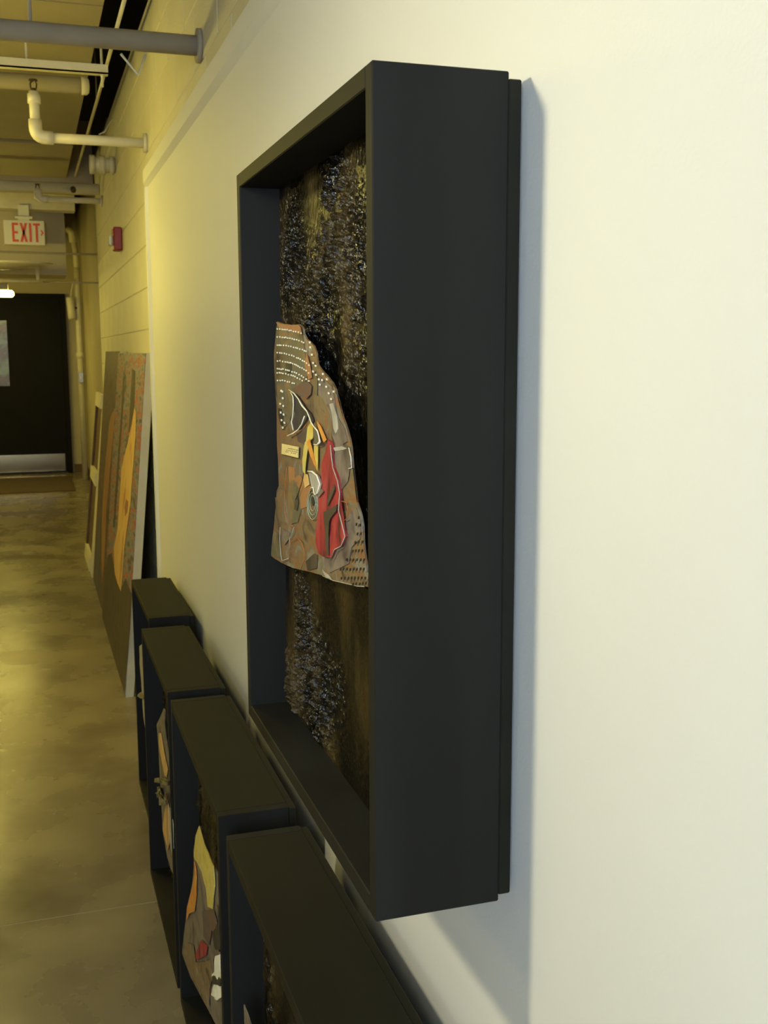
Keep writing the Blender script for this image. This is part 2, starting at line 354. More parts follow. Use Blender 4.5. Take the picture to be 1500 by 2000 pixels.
sub('mauve_patch', c2([(1090,1000),(1150,900),(1230,820),(1280,1000),(1280,1200),(1180,1300),(1150,1500),(900,1620),(820,1500),(960,1460),(1020,1340),(1120,1280)]), 'mauve', L1)
sub('olive_patch', c2([(200,1280),(230,1100),(300,1150),(320,1440),(190,1400)]), 'paper_olive', L1)
sub('orange_patch', c2([(400,320),(470,330),(480,460),(540,420),(600,520),(680,560),(650,800),(560,840),(540,600),(470,480),(410,520)]), 'ochre_dark', L1)
sub('dark_curl', c1([(455,1000),(560,930),(650,905),(700,960),(690,1060),(640,1120),(560,1080),(500,1040)]), 'speckle_dark', L1+0.0012)  # dark gray-brown curl of the torn paper
sub('torn_hole', c1([(460,1040),(520,1070),(570,1140),(630,1230),(690,1300),(720,1390),(690,1420),(650,1310),(620,1390),(560,1480),(490,1505),(470,1400),(492,1300),(492,1150)]), 'hole', L1+0.0012)
sub('torn_hole', c1([(500,1540),(600,1480),(680,1450),(720,1500),(700,1560),(640,1640),(590,1670),(520,1640)]), 'speckle_dark', L1)
sub('torn_flap', c1([(735,1440),(790,1500),(835,1620),(830,1665),(770,1665),(745,1560)]), 'paper_olive', L1+0.004)
sub('orange_strip', c1([(775,1390),(820,1450),(885,1620),(850,1650),(810,1520)]), 'orange', L1+0.002)
sub('yellow_strip', c1([(650,1470),(690,1400),(725,1470),(715,1600),(680,1640),(640,1640)]), 'yellow', L1+0.002)
sub('yellow_strip', c2([(630,20),(690,-40),(650,120),(635,250),(620,420),(590,370),(585,240),(608,110)]), 'yellow', L1+0.002)
sub('yellow_strip', c2([(660,20),(690,-20),(725,120),(775,330),(745,300),(700,180)]), 'orange', L1+0.003)
sub('yellow_strip', c2([(735,60),(790,70),(785,250),(775,370),(740,280),(735,180)]), 'yellow', L1+0.002)
sub('ochre_strip', c2([(600,400),(650,420),(670,540),(610,580),(590,480)]), 'ochre', L1+0.001)
red = sub('red_cloth', c2([(905,-10),(945,20),(965,90),(960,200),(985,330),(1040,480),(1062,640),(1050,850),(1100,1060),(1130,1170),(1085,1280),(1000,1320),(950,1430),(860,1420),(785,1380),(765,1250),(770,1000),(795,800),(785,680),(840,560),(845,440),(825,320),(855,190),(900,90)]), 'red', L1+0.0022, 0.003, 'crimson cloth strip', 0.002, 1, 4)
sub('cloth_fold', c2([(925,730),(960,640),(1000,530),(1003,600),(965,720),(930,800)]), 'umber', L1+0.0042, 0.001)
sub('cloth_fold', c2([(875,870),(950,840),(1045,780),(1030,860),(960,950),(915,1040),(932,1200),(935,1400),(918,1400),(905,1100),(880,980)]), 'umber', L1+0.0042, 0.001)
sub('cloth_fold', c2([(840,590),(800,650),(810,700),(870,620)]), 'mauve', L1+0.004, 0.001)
sub('torn_patch', c2([(680,375),(740,378),(800,430),(833,530),(805,640),(770,663),(752,580),(715,582),(690,480)]), 'graywhite', L1+0.003)
sub('paper_label', c2([(350,40),(550,80),(545,212),(345,165)]), 'label', L1+0.003, 0.0012, 'small yellow paper label', 0.0)
bm = bmesh.new()
def dash(u, v, w_, h_, X, ox=500, oy=860, s=6.25, dx=0.001, slant=0.0):
    q = P([(u-w_,v-h_),(u+w_,v-h_),(u+w_-slant,v+h_),(u-w_-slant,v+h_)], ox, oy, s, X)
    q = [p - big.location for p in q]
    a = [bm.verts.new(p) for p in q]; b = [bm.verts.new(Vector((p.x+dx, p.y, p.z))) for p in q]
    bm.faces.new(a); bm.faces.new(b[::-1])
    for k in range(4): bm.faces.new((a[k], a[(k+1)%4], b[(k+1)%4], b[k]))
XL = CX-L1-0.0035
for k, (v0, us) in enumerate([(92,(395,415,432,450,468,488,503)),(118,(375,400,420,440,460,478,495)),(140,(365,385,430,455,475))]):
    for u in us: dash(u, v0+(u-365)*0.2, 5, 4, XL)
o = link_mesh('label_print', bm, 'ink', col); o['kind'] = 'stuff'
bm = bmesh.new(); XD = CX-0.0034
for i in range(8):
    v0 = 268 + i*97 - (8*i if i > 5 else 0)
    umax = [560,585,620,640,650,650,560,460][i]
    u = 252 + random.uniform(0, 8)
    while u < umax:
        dash(u, v0 + 0.0006*(u-250)**2*(1.6 if i > 2 else 1.0) + random.uniform(-4,4), 4.2, 9, XD, 500, 600, slant=-2)
        u += random.uniform(20, 34)
for u, v in [(650,430),(655,490),(675,580),(690,680),(720,715),(690,785),(725,825),(860,880),(800,890),(850,970),(880,1050),(940,1030),(910,1120),(810,815),(760,880),(770,945),(300,1020),(315,1030),(320,1110),(290,1180),(325,1205),(295,1285),(330,1310),(305,1380),(340,1410),(320,1470)]:
    dash(u, v, 6, 12, XD, 500, 600, slant=-3)
o = link_mesh('stitch_dots', bm, 'cream', col); o['kind'] = 'stuff'
bm = bmesh.new()
for v, a, b in [(940,1250,1262),(1030,1222,1270),(1145,1235,1290),(1242,1208,1300),(1350,1178,1300),(1460,1100,1330),(1575,1028,1340),(1680,1040,1345),(1750,1180,1345)]:
    u = a
    while u <= b:
        dash(u, v+random.uniform(-6,6), 6, 17, XD, slant=6); u += random.uniform(34, 46)
o = link_mesh('stitch_dashes', bm, 'darkmark', col); o['kind'] = 'stuff'
def line(name, pts, r, mt, lift, lab=None, fn=c2):
    bm = bmesh.new(); q = [Vector((p.x-lift, p.y, p.z)) for p in loc(fn(pts), big)]
    tube(bm, q, r, 6); o = link_mesh(name, bm, mt, col, True)
    if lab: o['label'] = lab
    return o
TE = 0.0008
sub('pale_smear', c1([(905,1180),(955,1170),(1000,1330),(1012,1480),(985,1545),(960,1480),(945,1350)]), 'graywhite', L1+0.0004)
sub('pale_smear', c2([(960,90),(1060,70),(1130,100),(1060,120),(980,130)]), 'graywhite', L1+0.0006)
sub('pale_smear', c2([(820,1580),(900,1650),(940,1700),(860,1680)]), 'graywhite', L1+0.0004)
sub('pale_smear', c2([(330,1080),(420,1130),(420,1200),(360,1280),(325,1200)]), 'mauve', L1+0.0004)
sub('dark_smear', c1([(275,1230),(320,1240),(345,1330),(345,1450),(310,1440),(285,1330)]), 'hole', L1+0.0004)
sub('dark_smear', c1([(380,660),(440,680),(450,790),(400,810),(370,740)]), 'umber', L1+0.0012)
sub('dark_smear', c2([(520,640),(540,760),(520,860),(480,840),(490,740)]), 'umber', L1+0.0012)
sub('dark_smear', c2([(620,1480),(720,1380),(760,1400),(750,1560),(640,1590)]), 'umber', L1+0.0004)
sub('yellow_smear', c1([(640,560),(680,700),(700,860),(660,880),(610,700)]), 'ochre_dark', L1+0.0012)
sub('yellow_smear', c1([(720,780),(760,880),(760,1080),(720,1060),(710,900)]), 'paper_olive', L1+0.0004)
sub('red_smear', c1([(262,182),(330,205),(430,220),(540,215),(568,245),(580,320),(540,330),(430,270),(300,250)]), 'ochre_dark', L1+0.0014)
line('torn_edge', [(1152,90),(1178,200),(1186,335),(1150,345)], 0.0006, 'cream', L1+0.0008)
line('torn_edge', [(1340,1783),(1250,1778),(1100,1743),(960,1710),(830,1653)], 0.0005, 'graywhite', L1+0.0008)
line('torn_edge', [(455,1005),(520,1050),(575,1120),(620,1200),(680,1270),(705,1330),(735,1410),(765,1455),(812,1510),(830,1580),(842,1640),(805,1680),(765,1672)], [0.0005,TE,TE,0.0012,TE,TE,TE,TE,TE,TE,0.0013,TE,0.0006], 'cream', L1+0.005, 'white torn paper edge', c1)
line('torn_edge', [(460,1040),(490,1095),(495,1190),(488,1300),(470,1400),(490,1500)], 0.0007, 'cream', L1+0.003, None, c1)
line('torn_edge', [(430,1570),(500,1540),(560,1495),(605,1430),(640,1330)], 0.0009, 'cream', L1+0.004, None, c1)
line('torn_edge', [(680,375),(740,380),(800,430),(835,530),(805,640),(770,665),(752,575),(715,582)], [0.0005,0.0012,0.001,0.001,0.001,0.0008,0.0008,0.0004], 'cream', L1+0.0045)
line('torn_edge', [(960,60),(975,200),(990,330),(1050,500),(1075,650),(1060,850),(1110,1050),(1140,1170),(1090,1290),(1010,1330),(960,1460)], 0.0006, 'graywhite', L1+0.004)
line('orange_line', [(432,1490),(432,1350),(460,1230),(525,1190),(585,1250),(610,1350),(612,1450),(570,1580)], 0.0005, 'burnt', L1+0.0015)
line('orange_line', [(400,330),(382,500),(370,700),(375,880),(420,1030),(470,1050)], 0.00055, 'burnt', L1+0.0015)
line('orange_line', [(1080,740),(1140,760),(1160,850),(1150,950),(1110,980)], 0.0005, 'burnt', L1+0.0025)
line('dark_line', [(620,400),(600,500),(550,660),(520,720)], 0.0006, 'darkmark', L1+0.003)
line('pale_line', [(320,1060),(315,1200),(330,1400),(345,1470),(420,1440)], 0.0006, 'graywhite', L1+0.002)
line('pale_line', [(490,1060),(470,1130),(435,1200),(440,1300)], 0.0006, 'graywhite', L1+0.002)
def ring(cu, cv, ru, rv, r, mt, lift):
    line('eye_ring', [(cu+ru*math.cos(t*math.pi/8), cv+rv*math.sin(t*math.pi/8)) for t in range(17)], r, mt, lift)
for ru, rv in ((34,95),(52,140),(66,190)): ring(722, 755+rv*0.12, ru, rv, 0.0006, 'teal', L1+0.002)
sub('eye_spot', c2([(722+16*math.cos(t*math.pi/5), 745+55*math.sin(t*math.pi/5)) for t in range(10)]), 'darkmark', L1+0.002, 0.001, warp=0)

# ------------------------------------------------------------------ collages in the boxes on the floor
def small_sheet(root, name, pairs, ox, oy, s, X, mt, thick=0.002, parent=None, warp=0.001, seed=1):
    return sheet(name, [p - root.location for p in P(pairs, ox, oy, s, X)], mt, thick, parent or root, cuts=2, warp=warp, seed=seed)
S3 = 4.545; B3 = rows[2]; X3 = 0.2545
col3 = small_sheet(B3, 'collage', [(312,240),(350,380),(380,510),(440,600),(480,670),(495,800),(495,950),(480,1080),(430,1200),(455,1340),(490,1360),(510,1500),(530,1800),(545,2000),(560,2200),(520,2190),(460,2000),(380,1850),(300,1680),(240,1590),(160,1370),(190,1260),(205,1130),(197,1080),(206,960),(245,790),(275,730),(262,650),(265,460),(280,330)], 320, 1560, S3, X3, 'mauve')
small_sheet(B3, 'yellow_patch', [(312,244),(350,380),(380,510),(440,600),(450,780),(430,980),(390,960),(370,780),(330,640),(290,560),(266,520),(268,450),(282,330)], 320, 1560, S3, X3-0.003, 'yellow', 0.0012, col3)
small_sheet(B3, 'orange_patch', [(263,560),(278,600),(290,720),(285,860),(270,1000),(225,1020),(200,1080),(207,960),(246,795),(273,730)], 320, 1560, S3, X3-0.003, 'orange', 0.0012, col3)
small_sheet(B3, 'red_patch', [(330,1255),(385,1312),(372,1390),(300,1430),(272,1405),(298,1330)], 320, 1560, S3, X3-0.003, 'red', 0.0012, col3)
small_sheet(B3, 'ochre_patch', [(170,1370),(200,1280),(260,1300),(280,1450),(360,1450),(430,1420),(440,1560),(400,1700),(400,1850),(300,1670),(245,1580)], 320, 1560, S3, X3-0.0028, 'paper', 0.001, col3)
small_sheet(B3, 'dark_patch', [(340,1000),(440,990),(460,1060),(470,1180),(420,1170),(400,1300),(350,1220),(360,1100)], 320, 1560, S3, X3-0.003, 'speckle_dark', 0.0012, col3)
small_sheet(B3, 'crumpled_paper', [(450,1400),(500,1380),(505,1560),(500,1680),(440,1620),(430,1560),(470,1500)], 320, 1560, S3, X3-0.004, 'cream', 0.0015, col3, 0.004, 6)
small_sheet(B3, 'crumpled_paper', [(440,1640),(500,1660),(512,1760),(470,1790),(415,1740)], 320, 1560, S3, X3-0.004, 'cream', 0.0015, col3, 0.004, 8)
small_sheet(B3, 'dark_crumple', [(440,1570),(505,1600),(505,1665),(440,1640),(420,1600)], 320, 1560, S3, X3-0.005, 'darkmark', 0.0015, col3, 0.004, 9)
small_sheet(B3, 'dark_crumple', [(470,940),(492,960),(490,1090),(500,1340),(455,1340),(430,1210),(480,1090)], 320, 1560, S3, X3-0.005, 'darkmark', 0.0015, col3, 0.003, 9)
S2 = 5.555; B2 = rows[1]; X2 = 0.2545
col2_ = small_sheet(B2, 'collage', [(445,130),(456,160),(447,300),(465,450),(500,640),(520,800),(500,900),(500,1130),(525,1220),(545,1400),(550,1700),(556,1960),(520,1870),(480,1740),(490,1680),(430,1450),(440,1300),(460,1180),(440,1020),(450,890),(455,840),(420,700),(385,520),(385,380),(365,310),(410,210)], 240, 1360, S2, X2, 'mauve')
small_sheet(B2, 'ochre_strip', [(390,400),(410,400),(440,600),(485,800),(470,880),(455,860),(420,700),(388,520)], 240, 1360, S2, X2-0.003, 'ochre', 0.0012, col2_)
small_sheet(B2, 'ochre_strip', [(460,1190),(490,1150),(500,1300),(500,1600),(485,1670),(433,1450),(442,1300)], 240, 1360, S2, X2-0.003, 'ochre', 0.0012, col2_)
small_sheet(B2, 'pale_strip', [(505,1200),(528,1230),(545,1400),(550,1700),(545,1800),(510,1600)], 240, 1360, S2, X2-0.003, 'graywhite', 0.0012, col2_)
for k, pr in enumerate([[(345,890),(400,880),(480,920),(470,970),(400,945),(345,930)], [(355,1050),(380,980),(400,1080),(430,1150),(470,1040),(490,1050),(450,1180),(390,1180),(385,1110)]]):
    small_sheet(B2, 'crumpled_foil', pr, 240, 1360, S2, X2-0.012, 'foil', 0.006, B2, 0.012, 11+k)
B1 = rows[0]
small_sheet(B1, 'collage', [(272,1262),(282,1255),(290,1290),(290,1400),(286,1440),(280,1400),(276,1335),(273,1300)], 0, 0, 1, 0.286, 'graywhite')
small_sheet(B1, 'crumpled_foil', [(268,1358),(276,1351),(286,1356),(288,1366),(274,1364)], 0, 0, 1, 0.284, 'foil', 0.006, B1, 0.008, 15)
B4 = rows[3]
small_sheet(B4, 'collage', [(476,1962),(484,1985),(492,2010),(500,2100),(520,2250),(500,2260),(484,2150),(478,2040)], 0, 0, 1, 0.2545, 'mauve')

# ------------------------------------------------------------------ paintings leaning on the block wall
def canvas(label, cat, xb, ya, yb, h, slope, face_mat, depth=0.034, group=None):
    root = thing('leaning_painting', label, cat, (xb, ya, 0), group)
    def hexa(nm, x0, x1, y0, y1, z0, z1, mt):
        bm = bmesh.new(); box(bm, x0, x1, y0, y1, z0, z1)
        for v in bm.verts: v.co.x += slope*v.co.z
        return link_mesh(nm, bm, mt, root)
    hexa('canvas_wrap', 0.0006, depth, 0, yb-ya, 0.0, h, 'canvas_side')
    hexa('painted_face', -0.002, 0.0004, 0.0005, yb-ya-0.0005, 0.001, h-0.001, face_mat)
    return root
def on_canvas(root, slope, pairs, lift=0.003):
    r = []
    for px, py in pairs:
        v = ray(px, py); o = Vector((0,0,H)); x0 = root.location.x - lift
        t = (x0 + slope*H - o.x)/(v.x - slope*v.z)
        r.append(o + v*t - root.location)
    return r
def patch(root, slope, name, pairs, mt, lift=0.0035):
    pts = on_canvas(root, slope, pairs, lift)
    bm = bmesh.new(); a = [bm.verts.new(p) for p in pts]; b = [bm.verts.new(Vector((p.x+0.0012, p.y, p.z))) for p in pts]
    bm.faces.new(a); bm.faces.new(b[::-1]); n = len(a)
    for k in range(n): bm.faces.new((a[k], a[(k+1)%n], b[(k+1)%n], b[k]))
    return link_mesh(name, bm, mt, root)
SL = 0.0945
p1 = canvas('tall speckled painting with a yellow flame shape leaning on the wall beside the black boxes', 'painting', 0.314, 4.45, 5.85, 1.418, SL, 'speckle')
patch(p1, SL, 'dark_ground', [(243,1352),(253,1230),(257,1160),(245,1130),(236,1150),(225,1125),(218,1080),(210,1085),(204,1130),(199,1207)], 'umber', 0.003)
patch(p1, SL, 'flame_shape', [(263,796),(257,830),(249,867),(242,893),(237,915),(233,983),(229,1037),(222,1070),(224,1119),(229,1138),(236,1155),(239,1119),(241,1086),(246,1043),(254,987),(259,921),(264,855),(265,806)], 'ochre', 0.0045)
patch(p1, SL, 'flame_mark', [(243,990),(246,975),(250,980),(248,1000),(244,1008)], 'ochre_dark', 0.006)
patch(p1, SL, 'dark_streak', [(258,720),(264,725),(262,790),(256,830),(251,845),(254,790)], 'umber', 0.003)
patch(p1, SL, 'dark_streak', [(240,735),(237,800),(231,880),(225,960),(221,1030),(223,1030),(229,960),(234,880),(240,800),(243,735)], 'umber', 0.003)
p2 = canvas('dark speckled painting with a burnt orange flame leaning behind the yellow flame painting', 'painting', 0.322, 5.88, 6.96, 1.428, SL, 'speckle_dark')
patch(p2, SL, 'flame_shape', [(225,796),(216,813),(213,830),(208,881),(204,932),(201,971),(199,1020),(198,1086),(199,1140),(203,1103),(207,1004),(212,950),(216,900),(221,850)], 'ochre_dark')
patch(p2, SL, 'blue_band', [(193,1010),(197,1010),(195,1080),(193,1130),(192,1165),(186,1140),(188,1080)], 'bluegray')
# cream stretcher frame beyond
SL3 = 0.11
sf = thing('stretcher_frame', 'cream wooden stretcher frame with brown canvas leaning beyond the two paintings', 'frame', (0.315, 6.985, 0))
def slat(nm, x0, x1, y0, y1, z0, z1, mt):
    bm = bmesh.new(); box(bm, x0, x1, y0, y1, z0, z1)
    for v in bm.verts: v.co.x += SL3*v.co.z
    return link_mesh(nm, bm, mt, sf)
slat('brown_canvas', 0.012, 0.016, 0.01, 0.80, 0.01, 1.13, 'brown')
slat('stile', 0, 0.012, 0, 0.22, 0, 1.14, 'stretcher'); slat('stile', -0.004, 0.012, 0.78, 0.83, 0.0, 1.14, 'brown')
slat('rail', -0.008, 0.012, 0.22, 0.84, 0.0, 0.09, 'stretcher'); slat('rail', -0.008, 0.012, 0.22, 0.84, 0.56, 0.64, 'stretcher'); slat('rail', -0.008, 0.012, 0.22, 0.84, 1.06, 1.15, 'stretcher')

# ------------------------------------------------------------------ pipes and ceiling clutter
def pipe_thing(name, label, loc_, group=None): return thing(name, label, 'pipe', loc_, group)
# thick pipe near the camera
pp = pipe_thing('overhead_pipe', 'thick gray-brown pipe crossing the corridor into the wall', (BLOCK, 3.18, 2.268))
tubeo('pipe_run', [(LEFT-BLOCK+0.02,0,0),(-0.005,0,0)], 0.027, 'pipe_gray', pp, 20)
tubeo('wall_flange', [(-0.012,0,0),(-0.001,0,0)], 0.046, 'pipe_gray', pp, 20)
tubeo('hanger_rod', [at_y(236,105,3.18)-pp.location, at_y(270,147,3.18)-pp.location, at_y(284,107,3.18)-pp.location], 0.0035, 'pipe', pp, 8)
tubeo('hanger_rod', [at_y(60,60,3.18)-pp.location, Vector((at_y(60,60,3.18).x-BLOCK, 0, CEIL-2.268))], 0.005, 'pipe_gray', pp, 8)
# sprinkler drop with elbow
def sprinkler_pipe(label, Y, z, xe, r, ztop):
    root = pipe_thing('sprinkler_pipe', label, (BLOCK, Y, z), None)
    xe -= BLOCK
    tubeo('pipe_run', [(-0.004,0,0),(xe+2.6*r,0,0)], r, 'pipe', root, 18)
    e = [(xe+3.4*r,0,0),(xe+2*r,0,0)] + bend_pts((xe+2*r,0,0),(xe,0,0),(xe,0,2*r))[1:] + [(xe,0,3.4*r)]
    tubeo('elbow', e, r*1.32, 'pipe', root, 18)
    tubeo('riser', [(xe,0,2.6*r),(xe,0,ztop-z)], r, 'pipe', root, 18)
    tubeo('coupling', [(xe,0,ztop-z-0.045),(xe,0,ztop-z-0.010)], r*1.3, 'pipe', root, 18)
    tubeo('wall_flange', [(-0.014,0,0),(-0.001,0,0)], r*2.0, 'pipe', root, 18)
    s = tubeo('sprinkler_head', [(xe,0,ztop-z),(xe,0,ztop-z+0.012)], r*0.55, 'brass', root, 10)
    bm = bmesh.new()
    for sx in (-1,1): tube(bm, [(xe+sx*r*0.5,0,ztop-z+0.01),(xe+sx*r*0.62,0,ztop-z+0.028),(xe+sx*r*0.2,0,ztop-z+0.042)], 0.0035, 6)
    tube(bm, [(xe,0,ztop-z+0.040),(xe,0,ztop-z+0.046)], r*0.85, 12)
    link_mesh('deflector', bm, 'brass', s)
    return root
sprinkler_pipe('cream sprinkler pipe with elbow and upright head above corridor, flanged to wall', 4.64, 2.263, 0.069, 0.0195, 2.435)
sprinkler_pipe('thin cream sprinkler pipe with elbow in front of the brown beam', 7.38, 2.385, 0.105, 0.018, 2.43)
pb = pipe_thing('overhead_pipe', 'wide pale pipe running along under the brown beam', (BLOCK, 7.62, 2.49))
tubeo('pipe_run', [(LEFT-BLOCK+0.02,0,0),(-0.005,0,0)], 0.037, 'pipe', pb, 20)
tubeo('valve_cap', [(-0.17,-0.03,-0.005),(-0.17,-0.065,-0.02)], 0.018, 'brass', pb, 12)
tubeo('hanger_rod', [(-0.9,0,0.03),(-0.9,0,CEIL-2.49)], 0.005, 'pipe_gray', pb, 8)
# strut channel with drop rod
st = thing('strut_channel', 'pale metal strut channel hung under the ceiling in front of sprinkler pipe', 'strut', (0.347, 4.53, 2.49))
stb = bmesh.new(); box(stb, -3.4, 0, -0.02, 0.02, 0.0, 0.006); box(stb, -3.4, 0, -0.02, -0.016, 0, 0.035); box(stb, -3.4, 0, 0.016, 0.02, 0, 0.035)
link_mesh('channel', stb, 'pipe', st)
tubeo('drop_rod', [(-0.022,0,-0.045),(-0.022,0,0.10)], 0.005, 'pipe', st, 8)
tubeo('hanger_rod', [(-0.3,0,0.006),(-0.3,0,CEIL-2.49)], 0.005, 'pipe', st, 8)
tubeo('hanger_rod', [(-2.3,0,0.006),(-2.3,0,CEIL-2.49)], 0.005, 'pipe', st, 8)
# capped tube
ct = thing('capped_duct', 'pale capped tube lying across under the ceiling beside strut channel', 'duct', (0.305, 5.02, 2.555))
tubeo('duct_run', [(-3.3,0,0),(-0.05,0,0),(-0.03,0,0)], 0.034, 'ceiling', ct, 20)
tubeo('end_cap', [(-0.034,0,0),(-0.012,0,0),(-0.002,0,0),(0,0,0)], [0.037,0.037,0.028,0.012], 'pipe', ct, 20)
for hx in (-0.6,-2.4): tubeo('hanger_strap', [(hx,0,0.03),(hx,0,CEIL-2.555)], 0.006, 'pipe', ct, 8)
# conduit along the dark gap
cd = thing('conduit', 'thin cream conduit running along the dark gap beside the ceiling', 'conduit', (0.385, 3.3, 2.66))
tubeo('conduit_run', [(0,0,0),(0,2.4,0.0),(-0.01,4.9,0)], 0.008, 'pipe', cd, 10)
for yy in (0.5,2.5,4.6): tubeo('hanger_rod', [(0,yy,0),(0,yy,DECK-2.66)], 0.004, 'pipe_gray', cd, 6)
# stub with couplings
stu = pipe_thing('pipe_stub', 'short cream pipe stub with collars above the fire alarm', (BLOCK, 6.26, 2.43))
tubeo('stub', [(-0.002,0,0),(-0.125,0,0)], 0.040, 'pipe', stu, 18)
for a, b in ((-0.03,-0.01),(-0.085,-0.055),(-0.135,-0.11)): tubeo('collar', [(a,0,0),(b,0,0)], 0.050, 'pipe', stu, 18)
lo = tag(tubeo('cable_loop', [at_y(193,263,6.2), at_y(205,257,6.2), at_y(214,240,6.2), at_y(220,234,6.2), at_y(228,240,6.2), at_y(234,243,6.2), Vector((BLOCK-0.001,6.2,2.56))], 0.0035, 'pipe'), 'thin pale cable looping from the wall above the pipe stub', 'cable')
# fire alarm
al = thing('fire_alarm', 'red fire alarm strobe fixed on the block wall', 'alarm', (BLOCK, 6.03, 2.015))
boxo('alarm_body', -0.045, -0.001, -0.055, 0.055, -0.06, 0.06, 'alarm', al, 0.006)
boxo('strobe_lens', -0.068, -0.046, -0.03, 0.03, -0.035, 0.02, 'lens', al, 0.008)
boxo('trim_plate', -0.0485, -0.0455, -0.04, 0.04, 0.028, 0.048, 'alarm', al, 0.001)
# exit sign
ES = 9.0
ex = thing('exit_sign', 'white exit sign with red letters hanging below the pale beam', 'sign', (0.02, ES, 2.245))
boxo('sign_body', -0.155, 0.145, -0.02, 0.02, 0.0, 0.185, 'sign', ex, 0.004)
boxo('canopy', -0.07, 0.06, -0.03, 0.03, 0.196, 0.215, 'sign', ex, 0.003)
boxo('mount_neck', -0.045, 0.035, -0.012, 0.012, 0.185, 0.30, 'sign', ex)
def letter(polys, x0):
    bm = bmesh.new()
    for pg in polys:
        a = [bm.verts.new((x0+u, -0.0235, 0.022+v)) for u, v in pg]; b = [bm.verts.new((x0+u, -0.0205, 0.022+v)) for u, v in pg]
        bm.faces.new(a); bm.faces.new(b[::-1]); n = len(a)
        for k in range(n): bm.faces.new((a[k], a[(k+1)%n], b[(k+1)%n], b[k]))
    return link_mesh('letter', bm, 'red_letter', ex)
hh = 0.142; s_ = 0.017
def rct(a,b,c,d): return [(a,c),(b,c),(b,d),(a,d)]
letter([rct(0,s_,0,hh), rct(s_,0.047,0,s_), rct(s_,0.043,hh/2-s_/2,hh/2+s_/2), rct(s_,0.047,hh-s_,hh)], -0.095)
letter([[(0,0),(0.018,0),(0.056,hh),(0.038,hh)], [(0.038,0),(0.056,0),(0.018,hh),(0,hh)]], -0.038)
letter([rct(0,s_,0,hh)], 0.030)
letter([rct(0.017,0.034,0,hh-s_), rct(0,0.051,hh-s_,hh)], 0.060)
bmL = letter([[(0,0.045),(0.020,0.070),(0.020,0.074),(0,0.099),(0,0.083),(0.009,0.072),(0,0.061)]], 0.116); bmL.name = 'arrow'

# bulkhead clutter: shallow dish, pipe, conduits
dish = thing('ceiling_dish', 'shallow white dish hung below the exit sign in front of the bulkhead', 'dish', (-0.24, 8.72, 2.09))
bm = bmesh.new()
prof = [(0.0,-0.055),(0.15,-0.050),(0.28,-0.035),(0.38,-0.018),(0.45,-0.002),(0.44,0.0),(0,0.0)]
rg = []
for r_, z_ in prof: rg.append([bm.verts.new((max(r_,0.001)*math.cos(k*math.pi/16), max(r_,0.001)*math.sin(k*math.pi/16)*0.5, z_)) for k in range(32)])
for a, b in zip(rg, rg[1:]):
    for k in range(32): bm.faces.new((a[k], a[(k+1)%32], b[(k+1)%32], b[k]))
link_mesh('bowl', bm, 'pipe', dish, True)
tubeo('centre_cap', [(0,0,-0.053),(0,0,-0.064)], 0.03, 'pipe', dish, 14)
tubeo('hanger_rod', [(-0.1,0,0),(-0.1,0,CEIL-2.09)], 0.006, 'pipe', dish, 8)
dp = pipe_thing('drop_pipe', 'short bright pipe with stub hanging under the shallow dish', (0.10, 9.14, 1.98))
tubeo('pipe_run', [(-1.2,0,0),(0.015,0,0)], 0.014, 'pipe', dp, 12); tubeo('riser', [(0,0,0.01),(0,0,0.10),(0,0.12,0.14)], 0.013, 'pipe', dp, 12)
tubeo('hanger_rod', [(-1.1,0,0),(-1.1,0,CEIL-1.98)], 0.005, 'pipe', dp, 8)
c_a = at_y(0,490,9.15); c_b = at_y(190,496,9.15)
tag(tubeo('conduit', [Vector((LEFT,9.2,c_a.z+0.02)), Vector((0.326,9.2,c_b.z)), Vector((RECESS-0.001,9.2,c_b.z))], 0.007, 'pipe_gray', None, 8), 'thin brown conduit crossing the bulkhead below the exit sign', 'conduit')
tag(tubeo('conduit', [Vector((0.135,9.2,1.98)), Vector((0.47,9.2,1.98)), Vector((RECESS-0.001,9.2,1.98))], 0.006, 'pipe_gray', None, 8), 'thin conduit from the bright drop pipe to side wall', 'conduit')
# vertical riser by the far door
rz = pipe_thing('riser_pipe', 'cream vertical riser pipe in the corner by the black door', (0.545, 12.6, 0))
tubeo('pipe_run', [(0,0,0.0),(0.0,0,1.95),(0.005,0,2.35)], 0.033, 'pipe', rz, 16)
tubeo('pipe_run', [(0.005,0,2.3),(0.0,0,2.5),(-0.02,0,2.66)], 0.030, 'pipe', rz, 16)
tubeo('elbow', [(-0.02,0,2.62),(-0.03,0,2.72),(-0.07,0,2.76),(-0.12,0,2.765)], 0.042, 'pipe', rz, 16)
tubeo('coupling', [(-0.10,0,2.765),(-0.17,0,2.765)], 0.055, 'pipe', rz, 16)
tubeo('coupling', [(0,0,1.36),(0,0,1.42)], 0.042, 'pipe', rz, 16)
tubeo('hanger_rod', [(-0.12,0,2.80),(-0.12,0,DECK)], 0.006, 'pipe', rz, 8)
sw = thing('switch_box', 'small gray metal switch box on the riser pipe', 'switch', (0.545, 12.56, 1.09))
boxo('box_body', -0.03, 0.025, -0.035, 0.006, 0, 0.115, 'plate', sw, 0.004); boxo('toggle', -0.012, 0.004, -0.048, -0.035, 0.035, 0.07, 'lens', sw, 0.003)
cy = thing('wall_canister', 'cream cylindrical canister held beside the riser pipe', 'canister', (0.46, 12.55, 1.79))
tubeo('canister_body', [(0.018,0,0),(0.015,0,0.01),(0.0,0,0.225),(0,0,0.235)], [0.036,0.042,0.042,0.036], 'pipe', cy, 16)
tubeo('bracket', [(0.03,0,0.12),(0.075,0.03,0.12)], 0.010, 'brass', cy, 8)
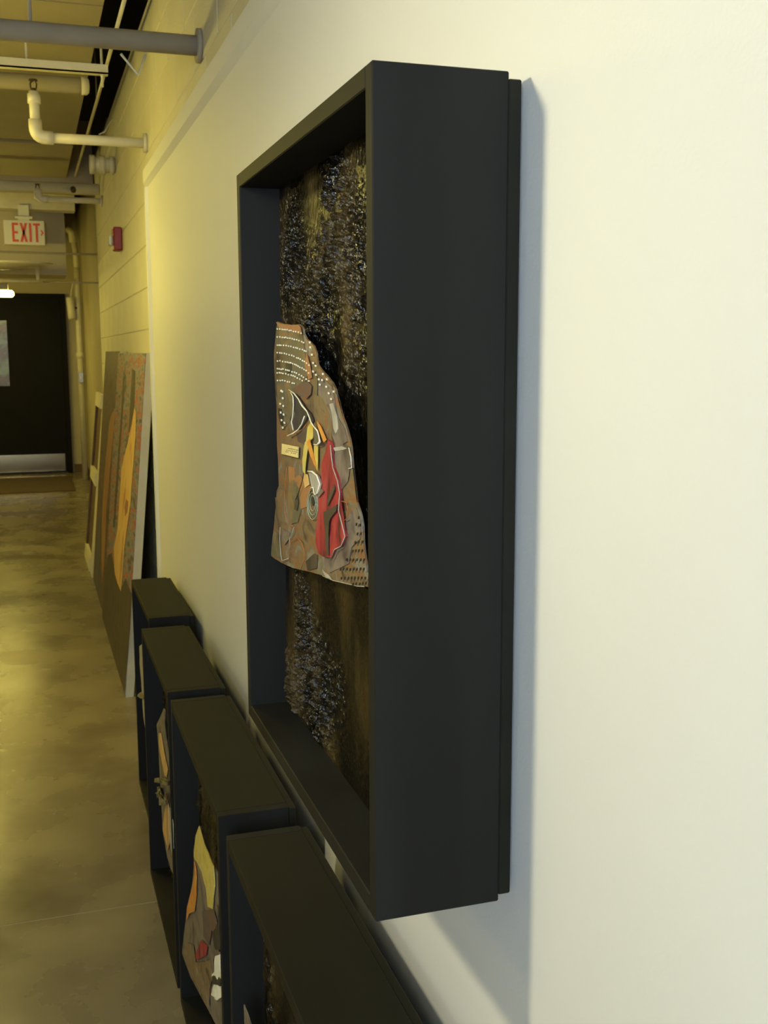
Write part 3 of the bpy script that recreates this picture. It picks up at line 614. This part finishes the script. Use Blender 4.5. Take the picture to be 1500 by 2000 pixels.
tubeo('cable', [(0.01,0,0.23),(0.02,0,0.30),(0.04,0.0,0.38),(0.075,0.02,0.44)], 0.007, 'pipe', cy, 8)

# ------------------------------------------------------------------ lamps
def lamp(label, cx, cy_, z, length, width, axis, mt, group=None):
    root = thing('pendant_lamp', label, 'lamp', (cx, cy_, z), group)
    def bx(nm, lo, hi, wlo, whi, z0, z1, m_, bev=0.0):
        if axis == 'x': return boxo(nm, lo, hi, wlo, whi, z0, z1, m_, root, bev)
        return boxo(nm, wlo, whi, lo, hi, z0, z1, m_, root, bev)
    L2, W2 = length/2, width/2
    bx('diffuser', -L2, L2, -W2, W2, 0.0, 0.060, mt, 0.018)
    bx('housing', -L2+0.05, L2-0.05, -W2*1.04, W2*1.04, 0.061, 0.125, 'white_enamel', 0.006)
    for s in (-0.6, 0.6):
        p = (s*L2, 0) if axis == 'x' else (0, s*L2)
        tubeo('hanger_rod', [(p[0],p[1],0.12),(p[0],p[1],CEIL-z)], 0.006, 'white_enamel', root, 8)
    return root
lamp('lit pendant lamp hanging in front of the black door', -0.72, 11.6, 1.975, 1.22, 0.16, 'x', 'lamp_far')
lamp('assumed lit pendant lamp across the corridor before the exit sign', -0.98, 8.0, 2.05, 1.22, 0.16, 'x', 'lamp_far')  # assumed lamp, out of view, for the glow reflected on the floor
lamp('assumed lit pendant lamp running along the corridor opposite the leaning paintings', -0.60, 4.35, 2.15, 1.22, 0.16, 'y', 'lamp_far')  # assumed lamp, out of view, lights the block wall and panel
lamp('assumed lit pendant lamp by the left wall opposite the hung shadow box', -2.05, 1.9, 2.03, 1.22, 0.16, 'y', 'assumed_side_lamp')  # assumed weaker lamp, out of view, adds warm light to the panel
# assumed gallery spotlight, out of view, aimed at the wall that carries the hung box
sp = thing('assumed_spotlight', 'assumed white gallery spotlight hung opposite the large black shadow box', 'lamp', (-0.77, 1.16, 1.94))
aim = (Vector((0.43, 0.80, 1.10)) - Vector(sp.location)).normalized()
tubeo('lamp_head', [-aim*0.16, -aim*0.15, -aim*0.02, -aim*0.02], [0.02, 0.05, 0.062, 0.055], 'white_enamel', sp, 20)
tubeo('bulb', [-aim*0.018, -aim*0.004], [0.052, 0.045], 'bulb', sp, 16)
tubeo('hanger_rod', [-aim*0.10 + Vector((0,0,0.04)), -aim*0.10 + Vector((0,0,CEIL-1.94))], 0.008, 'white_enamel', sp, 8)
ld = bpy.data.lights.new('assumed_spot_beam', 'SPOT'); ld.energy = SPOT_POWER; ld.color = SPOT; ld.spot_size = math.radians(142); ld.spot_blend = 1.0; ld.shadow_soft_size = 0.06
lo_ = bpy.data.objects.new('assumed_spot_beam', ld); COL.objects.link(lo_); lo_.parent = sp; lo_.location = aim*0.004
lo_.rotation_euler = aim.to_track_quat('-Z', 'Y').to_euler()
